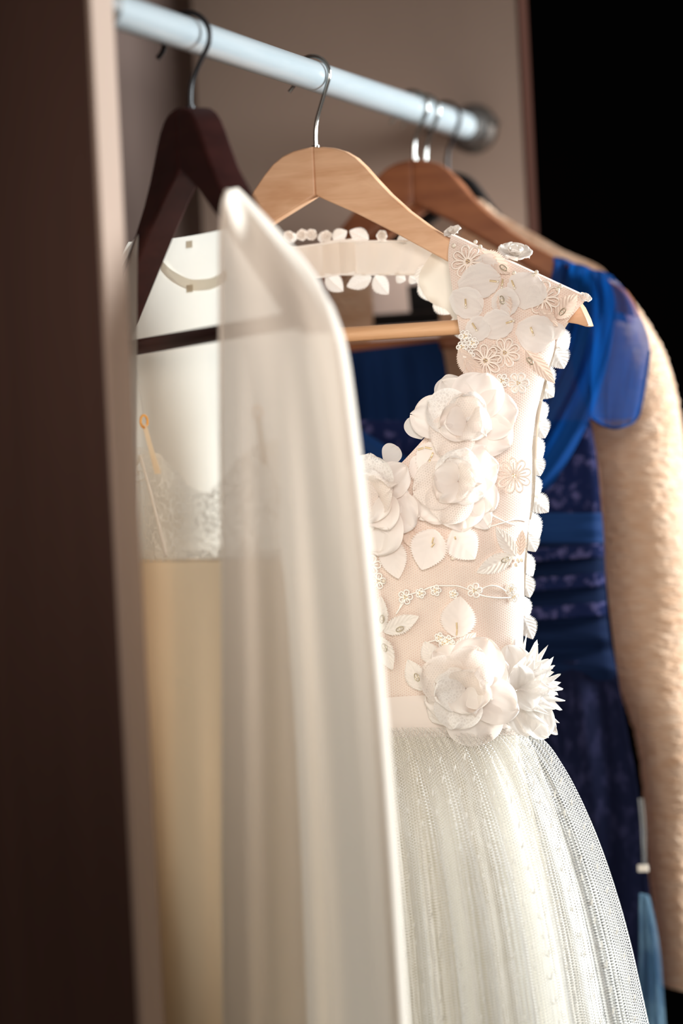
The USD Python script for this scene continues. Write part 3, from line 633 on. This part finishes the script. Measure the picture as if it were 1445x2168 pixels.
# shoulder
shoulder_v = dress_v
for (c, w, h, a) in (((1012, 598), 92, 74, 10), ((986, 640), 78, 64, -30), ((1115, 618), 76, 86, 60), ((1048, 690), 74, 62, 20), ((1130, 706), 80, 78, -20), ((1010, 700), 60, 52, 40), ((1068, 640), 60, 60, 0), ((1164, 700), 44, 60, 80), ((1030, 560), 60, 44, 0)):
    x, n = surf(dress_v, *c, .0022); L = w * PS
    v, f, _u = petal_mesh(L, h * PS, cup=.06, curl=.03, ruf=.03, seed=int(c[0]), pink=90)
    d = np.array([math.cos(math.radians(a)), 0, math.sin(math.radians(a))])
    part('organza_petal', dress, (put(v - [L * .5, 0, 0], x, d, n), f), M['organza'])
for c, r, n, o in (((990, 554), 35, 8, .2), ((1150, 631), 35, 7, .5), ((1027, 764), 34, 8, .1), ((1068, 747), 31, 8, .4), ((1087, 1007), 37, 9, .2)): corded(c, r, n, rot=o)
for c, r in (((984, 712), 13), ((978, 735), 12), ((1000, 726), 12), ((992, 752), 12), ((1096, 811), 22), ((1062, 806), 14)): corded(c, r, 6, mat='cord_white', th=.0006)
leaf((1020, 533), (1080, 580), 40, ring=(1065, 567)); leaf((1062, 616), (1074, 676), 32, ring=(1062, 635))
leaf((1176, 674), (1222, 622), 40, ring=(1190, 660)); leaf((1112, 742), (1156, 800), 32, ring=(1121, 764))
leaf((972, 738), (1004, 806), 34); leaf((985, 760), (1022, 800), 28); leaf((1140, 655), (1180, 690), 26)
def rosette(c, r, n, vf=dress_v, mat='leaf_white', lift=.004, seed=0, ndir=None):
    flower(c, [(360 * k / n + 11 * seed, r, r * 1.1, 25, mat, 0, dict(pink=80, cup=.1, ruf=.12)) for k in range(n)] + [(360 * k / 5 + 30, r * .6, r * .8, 55, mat, 1, dict(pink=60, ruf=.15)) for k in range(5)], vf=vf, lift=lift, name='pinked_rosette', seed=seed, ndir=ndir)
rosette((960, 496), 22, 7, vf=lambda x, y: -.004 + 0 * np.asarray(x, float), seed=1, ndir=(-.2, -.6, .8))
rosette((1088, 546), 40, 8, vf=lambda x, y: -.012 + 0 * np.asarray(x, float), seed=2, ndir=(.3, -.45, .85))
rosette((1236, 634), 16, 6, vf=lambda x, y: .004 + 0 * np.asarray(x, float), seed=12, ndir=(.5, -.5, .7))
bugles([(985, 640, 1.5), (1043, 595, .1), (1063, 598, 1.7), (1085, 600, 1.2), (1077, 682, -.3), (1125, 699, 1.2), (1003, 690, 1.0)])
pearls([(1006, 512), (1016, 522), (1088, 578), (1135, 576), (1128, 582), (1186, 606), (1180, 612), (960, 520)])
# back band trim
bvf = lambda x, y: band_v(x, y) - .001
for b, t, w in (((690, 583), (727, 617), 40), ((786, 586), (736, 607), 36), ((792, 585), (822, 623), 40), ((838, 583), (858, 594), 26), ((866, 584), (884, 597), 26)):
    leaf(b, t, w, mat='leaf_white', vf=bvf, lift=0, ribs=8)
for b, t, w in (((672, 506), (702, 499), 26), ((704, 508), (735, 489), 32), ((780, 507), (741, 489), 34), ((600, 508), (634, 499), 24), ((840, 509), (876, 500), 24)):
    leaf(b, t, w, mat='leaf_white', vf=bvf, lift=0)
for i, c in enumerate(((641, 498), (661, 497), (810, 500), (612, 501), (692, 500), (908, 502), )): rosette(c, 14, 6, vf=bvf, lift=.001, seed=3 + i)
for b, t, w in (((893, 588), (922, 640), 46), ((918, 632), (958, 664), 40), ((900, 560), (890, 610), 36), ((962, 668), (978, 720), 34)):
    leaf(b, t, w, mat='leaf_white', vf=lambda x, y: -.022 + 0 * np.asarray(x, float), lift=0)
# bright leaves standing off the armhole and side edge
ev = lambda x, y: -.004 + 0 * np.asarray(x, float)
for i, (b, t, w) in enumerate((((1178, 700), (1196, 735), 40), ((1168, 735), (1190, 778), 44), ((1150, 770), (1166, 822), 40), ((1140, 815), (1163, 838), 34), ((1134, 850), (1152, 890), 42), ((1130, 885), (1150, 925), 40), ((1126, 925), (1142, 965), 36), ((1124, 965), (1140, 1005), 34), ((1124, 1005), (1138, 1050), 36), ((1120, 1050), (1152, 1082), 38), ((1118, 1085), (1142, 1135), 40), ((1112, 1130), (1130, 1165), 34), ((1106, 1170), (1122, 1215), 34), ((1104, 1215), (1118, 1262), 32), ((1104, 1262), (1117, 1305), 32), ((1104, 1300), (1118, 1350), 34))):
    t = (t[0] + (3 if i % 3 else 9), t[1] + 4); w = w + 8
    leaf(b, t, w, mat='jagged', vf=ev, lift=0, name='edge_leaf', twist=.35 * (-1) ** i, curl=.12, serr=.2)
# neckline flowers
Sx, Oz, Lc, Nt = 'satin', 'organza', 'lace_petal', 'net_petal'
flower((990, 895), [(65, 108, 112, 8, Sx, 0), (12, 104, 104, 6, Sx, 0), (-30, 100, 90, 4, Sx, 0), (120, 100, 90, 10, Oz, -1), (170, 116, 92, 8, Sx, 1), (215, 90, 86, 10, Sx, 1), (-85, 84, 80, 10, Sx, 1),
                    (150, 84, 86, 26, Lc, 3), (230, 84, 90, 22, Nt, 3), (-20, 62, 66, 34, Lc, 4), (90, 60, 70, 36, Nt, 4), (190, 52, 56, 46, Sx, 5)], seed=1)
flower((972, 1020), [(-88, 100, 104, 6, Sx, 0), (-140, 110, 96, 6, Sx, 0), (-40, 92, 84, 8, Sx, 0), (20, 88, 80, 10, Sx, 0), (48, 92, 80, 14, Sx, 1), (130, 80, 84, 14, Sx, 1), (-60, 110, 60, 0, Oz, -1),
                     (-110, 84, 92, 18, Nt, 3), (-170, 84, 92, 18, Nt, 3), (-30, 66, 70, 30, Lc, 4), (70, 70, 76, 28, Lc, 4), (160, 56, 60, 42, Sx, 5)], seed=2)
flower((808, 1052), [(-95, 118, 112, 4, Sx, 0), (-45, 92, 96, 6, Sx, 0), (0, 60, 76, 10, Sx, 0), (45, 88, 76, 14, Sx, 1), (100, 76, 80, 14, Lc, 1), (150, 70, 70, 10, Sx, 1), (125, 90, 74, 8, Oz, -1), (-140, 90, 84, 8, Sx, 0),
                     (95, 84, 84, 24, Lc, 3), (-70, 70, 74, 26, Sx, 3), (20, 50, 56, 44, Nt, 5), (180, 52, 60, 40, Nt, 5)], seed=3)
L2 = dict(mat='satin', emboss=.00015, name='satin_leaf', serr=.11, ribs=5, cup=.05)
leaf((886, 946), (952, 1002), 74, lift=.014, beads=[(884, 952, 896, 948), (899, 947, 914, 950), (916, 958, 912, 970), (910, 972, 908, 981)], **L2)
leaf((872, 968), (922, 1022), 58, lift=.010, **L2)
leaf((919, 1120), (894, 1206), 78, lift=.006, beads=[(917, 1138, 914, 1150), (919, 1150, 913, 1158)], **L2)
leaf((956, 1122), (1006, 1182), 72, lift=.006, beads=[(962, 1136, 964, 1142)], **L2)
leaf((822, 1140), (846, 1224), 60, lift=.004, beads=[(825, 1150, 827, 1162)], **L2)
leaf((1012, 1050), (1024, 1082), 40, lift=.004, **L2)
leaf((860, 1118), (876, 1160), 30, lift=.003)
for c, w, h, a in (((954, 832), 56, 62, 100), ((764, 1004), 56, 66, 70), ((880, 908), 34, 44, 130), ((828, 962), 40, 34, 45), ((1022, 830), 60, 50, 60)):
    x, n = surf(dress_v, *c, .004); L = h * PS * 1.2
    v, f, _u = petal_mesh(L, w * PS * 1.15, cup=.05, curl=.02, ruf=.05, seed=int(c[0]))
    part('organza_petal', dress, (put(v - [L * .5, 0, 0], x, np.array([math.cos(math.radians(a)), 0, math.sin(math.radians(a))]), n), f), M['organza'])
# bodice
leaf((1086, 1176), (1013, 1213), 38, ring=(1069, 1185), lift=.009, mat='leaf_white'); leaf((1092, 1178), (1054, 1120), 32, curl=.12, lift=.010, mat='leaf_white'); leaf((1100, 1176), (1104, 1122), 26, curl=.12, lift=.010)
pearls([(783, 1218), (776, 1206), (1096, 1186), (1104, 1186), (1092, 1196), (958, 1182), (812, 1230)], r=.0016)
for c, r in (((786, 1196), 20), ((800, 1230), 16), ((776, 1236), 15), ((858, 1264), 15), ((1004, 1250), 15), ((1081, 1248), 12), ((922, 1250), 11), ((890, 1256), 10), ((960, 1258), 9), ((1086, 1262), 12)): corded(c, r, 5, mat='cord_white', th=.0006, lift=.002)
for i, pts in enumerate(([(845, 1290), (860, 1262), (890, 1252), (925, 1240), (962, 1240), (1000, 1252), (1024, 1262), (1060, 1266), (1104, 1262)], [(1020, 1120), (1060, 1108), (1090, 1100), (1112, 1104)], [(1008, 1065), (1050, 1096), (1090, 1112)], [(838, 1300), (848, 1285), (858, 1270)], [(905, 1360), (940, 1352), (965, 1350)], [(1010, 1255), (1040, 1240), (1070, 1252)])):
    part('vine_cord', dress, edge_tube(F2, curve(pts), lambda t, p: dress_v(p[:, 0], p[:, 1]) + .0016, .0006, 60), M['cord_white'])
leaf((803, 1340), (806, 1262), 36, mat='leaf_white', ring=(808, 1311)); leaf((812, 1338), (888, 1304), 38, mat='leaf_white', ring=(846, 1332)); leaf((803, 1348), (832, 1418), 38, mat='leaf_white', ring=(813, 1371))
leaf((796, 1342), (752, 1308), 36, mat='leaf_white', ring=(774, 1326)); leaf((794, 1350), (756, 1392), 36, mat='leaf_white')
leaf((967, 1350), (973, 1262), 74, lift=.004, beads=[(966, 1318, 967, 1332), (967, 1333, 966, 1345)], **L2)
for c in ((930, 1350), (948, 1356), (938, 1362), (956, 1366)): corded(c, 10, 5, mat='cord_white', th=.0006, lift=.002)
# waist flowers
leaf((920, 1405), (898, 1358), 40, mat='leaf_white', lift=.006, ribs=8); leaf((894, 1462), (863, 1396), 44, mat='leaf_white', lift=.005, ring=(882, 1434)); leaf((960, 1388), (1008, 1338), 32, mat='leaf_white', lift=.005)
flower((988, 1456), [(62, 112, 116, 10, Sx, 0), (25, 96, 80, 6, Oz, -1), (128, 100, 100, 8, Sx, 0), (165, 92, 84, 8, Sx, 0), (215, 96, 80, 6, Oz, -1), (-78, 120, 120, 4, Sx, 0), (-25, 116, 96, 10, Sx, 1), (-48, 104, 80, 2, Oz, 0), (-140, 98, 84, 4, Oz, 0), (-165, 90, 86, 10, Sx, 0),
                     (70, 88, 96, 26, Nt, 3), (150, 92, 90, 22, Nt, 4), (-110, 80, 92, 20, Lc, 4), (-20, 66, 60, 36, Sx, 5), (190, 66, 72, 34, Lc, 5)], seed=4, lift=.008)
flower((1090, 1462), [(105, 96, 86, 18, 'jagged', 0), (80, 112, 70, 10, 'jagged', 0, dict(jag=3, cup=.3, ruf=.25)), (55, 104, 66, 12, 'jagged', 1, dict(jag=3, cup=.3, ruf=.25)), (32, 104, 62, 16, 'jagged', 1, dict(jag=3, cup=.3, ruf=.25)), (10, 106, 70, 10, 'jagged', 0, dict(jag=3, cup=.3, ruf=.25)), (-12, 104, 66, 14, 'jagged', 1, dict(jag=3, cup=.3, ruf=.25)), (-36, 108, 66, 8, 'jagged', 0, dict(jag=3, cup=.3, ruf=.25)), (-56, 116, 74, 6, 'jagged', 0), (-75, 96, 80, 8, 'jagged', 0), (-95, 80, 76, 10, 'jagged', 0),
                      (20, 80, 56, 34, Lc, 3, dict(jag=3, cup=.3, ruf=.25)), (70, 80, 56, 36, 'jagged', 3, dict(jag=3, cup=.3, ruf=.25)), (-30, 80, 60, 32, Lc, 3, dict(jag=3, cup=.3, ruf=.25)), (110, 64, 56, 48, 'jagged', 3), (-70, 60, 56, 46, 'jagged', 3), (-45, 124, 36, 2, Oz, 0)],
       seed=5, lift=.010, vf=lambda x, y: .012 + 0 * np.asarray(x, float), name='jagged_flower', ndir=(.55, -.8, .1))

# ------------------------------------------------------------------ blue dress
blue = thing('blue_dress', F3, 'royal blue chiffon dress with sheer cap sleeve and lace bodice on brown hanger', 'dress')
def diag(S, T): return wave(S, 3.2, .6 * T) * .0065 + wave(S, 7.1, .9 * T) * .003
part('wrap_panel', blue, patch(F3, curve([(1172, 548), (1158, 620), (1118, 740), (1040, 880), (940, 1000), (840, 1085)]), curve([(1285, 588), (1302, 650), (1292, 740), (1262, 850), (1196, 985), (1110, 1090)]),
     lambda S, T, x, y: .014 + .03 * np.sin(np.pi * np.clip(T * .7, 0, 1)) * (1 - .5 * S) + diag(S, T), 70, 90), M['blue'])
part('wrap_panel', blue, patch(F3, curve([(600, 780), (600, 900), (610, 1092)]), curve([(905, 1000), (940, 1040), (980, 1092)]),
     lambda S, T, x, y: .032 + .012 * np.sin(np.pi * S) + .004 * wave(T, 2.5, .1), 40, 40, warp=lambda p, S, T: p + np.stack([0 * S, 16 * np.sin(np.pi * S) * (1 - T)], -1)), M['blue'])
part('neck_binding', blue, patch(F3, curve([(600, 776), (600, 816)]), curve([(905, 994), (880, 1016)]), lambda S, T, x, y: .036 + .012 * np.sin(np.pi * S), 40, 5,
     warp=lambda p, S, T: p + np.stack([0 * S, 16 * np.sin(np.pi * S)], -1)), M['blue_satin'])
slL = curve([(1208, 556), (1198, 640), (1208, 760), (1250, 884)]); slR = curve([(1298, 588), (1346, 652), (1375, 742), (1349, 884)])
def hem(p, S, T): return p + np.stack([0 * S, 22 * np.sin(np.pi * S) * T ** 2], -1)
part('cap_sleeve', blue, patch(F3, slL, slR, lambda S, T, x, y: .022 + .028 * np.sin(np.pi * S) * (.3 + .7 * T) + .020 * (vnoise(np.stack([S * 3.1 + T * 1.3, T * 2.4, 0 * S], -1), 5) - .5) + .004 * (vnoise(np.stack([S * 9 + T * 3, T * 4, 0 * S], -1), 8) - .5), 60, 60, hem), M['blue_sheer'])
part('cap_sleeve', blue, patch(F3, slL, slR, lambda S, T, x, y: -.006 - .012 * np.sin(np.pi * S) * (.3 + .7 * T), 44, 50, lambda p, S, T: p + np.stack([0 * S, 6 * np.sin(np.pi * S) * T ** 2], -1)), M['blue_sheer'])
part('sleeve_hem', blue, edge_tube(F3, curve([(1252, 884), (1275, 899), (1300, 906), (1325, 900), (1348, 884), (1366, 800), (1374, 742)]), lambda t, p: .012 + .028 * np.sin(np.pi * np.clip(t * 1.6, 0, 1)), .0014), M['blue_satin'])
part('shoulder_band', blue, patch(F3, curve([(1171, 552), (1172, 543), (1178, 545)]), curve([(1300, 596), (1296, 584), (1290, 590)]), lambda S, T, x, y: .015 - .03 * T, 26, 8, lambda p, S, T: p - np.stack([0 * S, 3 * np.sin(np.pi * S * 3) ** 2], -1)), M['blue'])
BE = by_y([(1250, 895), (1266, 1000), (1273, 1090), (1277, 1150), (1281, 1250), (1286, 1330), (1306, 1430), (1326, 1540), (1348, 1660), (1364, 1780), (1374, 1900), (1390, 2020), (1404, 2168), (1460, 3000), (1520, 4200)])
def btab(f, ys, d=0): return curve([(float(f(y)) + d, y) for y in ys])
def bvv(k, n, amp, hor=0, namp=0):
    def f(S, T, x, y):
        c = 690 + .05 * (y - 370); sf = np.clip((x - c) / (BE(y) + 2 - c), -1, 1)
        return k * (1 - np.abs(sf) ** 2.4) ** (1 / 2.4) + amp * wave(S, n, .2 * T) + namp * wave(T, hor, .25 * S + .1 * np.sin(4 * S))
    return f
cb = lambda y: 890 + .05 * (np.asarray(y, float) - 370)
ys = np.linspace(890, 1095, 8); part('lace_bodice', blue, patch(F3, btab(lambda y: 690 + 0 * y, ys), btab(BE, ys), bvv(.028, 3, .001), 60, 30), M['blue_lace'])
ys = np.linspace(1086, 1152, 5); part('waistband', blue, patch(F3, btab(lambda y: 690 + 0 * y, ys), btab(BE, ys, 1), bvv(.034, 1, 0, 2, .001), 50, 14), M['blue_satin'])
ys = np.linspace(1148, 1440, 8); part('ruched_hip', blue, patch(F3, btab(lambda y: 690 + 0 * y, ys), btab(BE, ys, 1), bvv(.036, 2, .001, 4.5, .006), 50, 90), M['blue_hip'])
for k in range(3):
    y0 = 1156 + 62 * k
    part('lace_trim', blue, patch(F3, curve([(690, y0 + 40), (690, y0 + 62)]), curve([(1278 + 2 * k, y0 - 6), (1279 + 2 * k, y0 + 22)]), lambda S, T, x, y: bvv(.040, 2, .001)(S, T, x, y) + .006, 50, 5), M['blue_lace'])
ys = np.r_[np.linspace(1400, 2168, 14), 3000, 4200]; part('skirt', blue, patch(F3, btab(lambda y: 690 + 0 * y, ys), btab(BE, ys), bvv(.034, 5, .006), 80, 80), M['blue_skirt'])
ys = np.linspace(900, 4000, 12); part('back_panel', blue, patch(F3, btab(lambda y: 690 + 0 * y, np.linspace(1060, 4000, 12)), btab(BE, np.linspace(900, 4000, 12), -1), lambda S, T, x, y: -.004 - .004 * np.sin(np.pi * S), 40, 50), M['blue_skirt'])
part('chiffon_overlay', blue, patch(F3, curve([(1352, 1890), (1352, 2000), (1350, 2168), (1360, 3000), (1380, 4200)]), curve([(1374, 1895), (1398, 2020), (1409, 2168), (1480, 3000), (1540, 4200)]), lambda S, T, x, y: .02 * (1 - S ** 3) + .006 + .005 * wave(S, 1.5, .2), 24, 60), M['pale_blue'])
for dx in (0, 7):
    part('hanging_loop', blue, edge_tube(F3, curve([(1352 + dx, 1690), (1358 + dx, 1760), (1360 + dx * .8, 1832)]), lambda t, p: .01 + 0 * t, .0008, 20), M['clear'])
part('loop_tag', blue, box(*(F3.loc(1361, 1838, .012)[0] + np.array([-.0045, .0045])), -.0135, -.012, *(F3.loc(1361, 1838, .012)[2] + np.array([-.003, .003])), .0004), M['robe_hem'], label='small white end tag')

# ------------------------------------------------------------------ navy shawl folded over the bar
shawl = thing('shawl', F4, 'dark navy shawl folded over the bar of the brown hanger', 'shawl')
shL = curve([(620, 758), (618, 775), (615, 900), (612, 1100), (610, 1350)]); shR = curve([(926, 722), (934, 745), (950, 820), (968, 900), (1000, 1350)])
part('front_fold', shawl, patch(F4, shL, shR, lambda S, T, x, y: .0085 * np.clip(T * 30, 0, 1) + .003 + (.0045 + .003 * wave(S, 2.6, .05) + .002 * wave(S, 6, .3)) * np.clip(T * 3, 0, 1), 60, 60), M['navy'])
part('back_fold', shawl, patch(F4, curve([(620, 758), (618, 775), (615, 900), (612, 1100), (610, 1400)]), curve([(926, 722), (938, 745), (952, 820), (985, 900), (1020, 1400)]), lambda S, T, x, y: .003 - .013 * np.clip(T * 30, 0, 1) - (.004 + .003 * wave(S, 3, .4)) * np.clip(T * 3, 0, 1), 50, 50), M['navy'])

# ------------------------------------------------------------------ cream tweed coat
coat = thing('coat', F5, 'cream tweed coat with nubbly weave hanging behind the blue dress', 'coat')
part('front_panel', coat, patch(F5, curve([(1000, 428), (962, 520), (932, 640), (928, 800), (926, 1200), (924, 1600), (922, 2300)]), curve([(1052, 452), (1180, 524), (1288, 592), (1290, 800), (1280, 1200), (1300, 1600), (1330, 2300)]), lambda S, T, x, y: .016 + .02 * np.sin(np.pi * np.clip(S, 0, 1)) * np.clip(T * 3, .2, 1), 50, 90), M['tweed'])
part('front_panel', coat, patch(F5, curve([(690, 545), (640, 620), (600, 800), (560, 1200), (520, 2300)]), curve([(752, 540), (786, 610), (790, 680), (776, 760), (770, 2300)]), lambda S, T, x, y: .014 + .014 * S + .004 * np.sin(5 * T), 30, 60), M['tweed'])
part('lining', coat, patch(F5, curve([(740, 520), (600, 640), (560, 1200), (520, 2300)]), curve([(985, 500), (1260, 620), (1280, 1200), (1330, 2300)]), lambda S, T, x, y: -.016 - .012 * np.sin(np.pi * S), 50, 50), M['coat_lining'])
a = F5.loc(np.array([862, 934, 938, 868]), np.array([604, 596, 656, 666]), -.0265)
part('neck_label', coat, (np.vstack([a, a + [0, .0006, 0]]), np.array([[0, 1, 2], [0, 2, 3], [6, 5, 4], [7, 6, 4], [0, 4, 1], [4, 5, 1], [1, 5, 2], [5, 6, 2], [2, 6, 3], [6, 7, 3], [3, 7, 0], [7, 4, 0]])), M['black_plastic'], smooth=False, label='plain black label inside the neck')
cpts = F5.loc(np.array([985, 1003, 1022, 1045, 1075, 1120]), np.array([425, 434, 450, 474, 500, 524]), np.array([-.012, .0, .008, .010, .01, .008]))
v, f = tube(PchipInterpolator(np.linspace(0, 1, 6), cpts)(np.linspace(0, 1, 60)), np.interp(np.linspace(0, 1, 60), [0, .1, .6, 1], [.003, .0085, .008, .004]), 18)
part('collar', coat, (v + (vnoise(v * 260)[:, None] - .5) * .003, f), M['tweed'])
sl = curve([(1236, 596), (1238, 680), (1242, 800), (1249, 906), (1271, 1017), (1275, 1127), (1282, 1275), (1286, 1360), (1312, 1452), (1347, 1560), (1371, 1700), (1382, 1860), (1391, 2068)])
sr = curve([(1291, 588), (1350, 655), (1412, 770), (1440, 890), (1452, 1000), (1464, 1120), (1478, 1270), (1488, 1390), (1498, 1500), (1506, 1620), (1512, 1750), (1516, 1900), (1518, 2092)])
n, m = 420, 72; t = np.linspace(0, 1, n); l, r = sl(t), sr(t); pl, pr = F5.loc(l[:, 0], l[:, 1], 0.0), F5.loc(r[:, 0], r[:, 1], 0.0)
c, h = (pl + pr) / 2, (pr - pl) / 2; q = np.arange(m) * 2 * np.pi / m; dep = np.interp(t, [0, .1, .4, 1], [.016, .034, .044, .046])
v = c[:, None] + np.cos(q)[None, :, None] * h[:, None] + np.sin(q)[None, :, None] * dep[:, None, None] * np.array([0, 1.0, 0])
nn = np.cos(q)[None, :, None] * np.array([1.0, 0, 0]) + np.sin(q)[None, :, None] * np.array([0, 1.0, 0])
nz = vnoise(v * np.array([220, 220, 520])) * .6 + vnoise(v * np.array([90, 90, 300]), 3) * .6 - .6
fold = .004 * np.sin(v[..., 2] * 34 + 2.2 * np.cos(q)[None, :]) * np.clip((np.linspace(0, 1, n)[:, None] - .1) * 3, 0, 1) * .4
v = v + nn * (nz * .0032 + fold)[..., None]
arm_mesh = (v.reshape(-1, 3), grid_faces(n, m, True))
part('sleeve', coat, arm_mesh, M['tweed']); part('sleeve', coat, mirror(arm_mesh), M['tweed'])
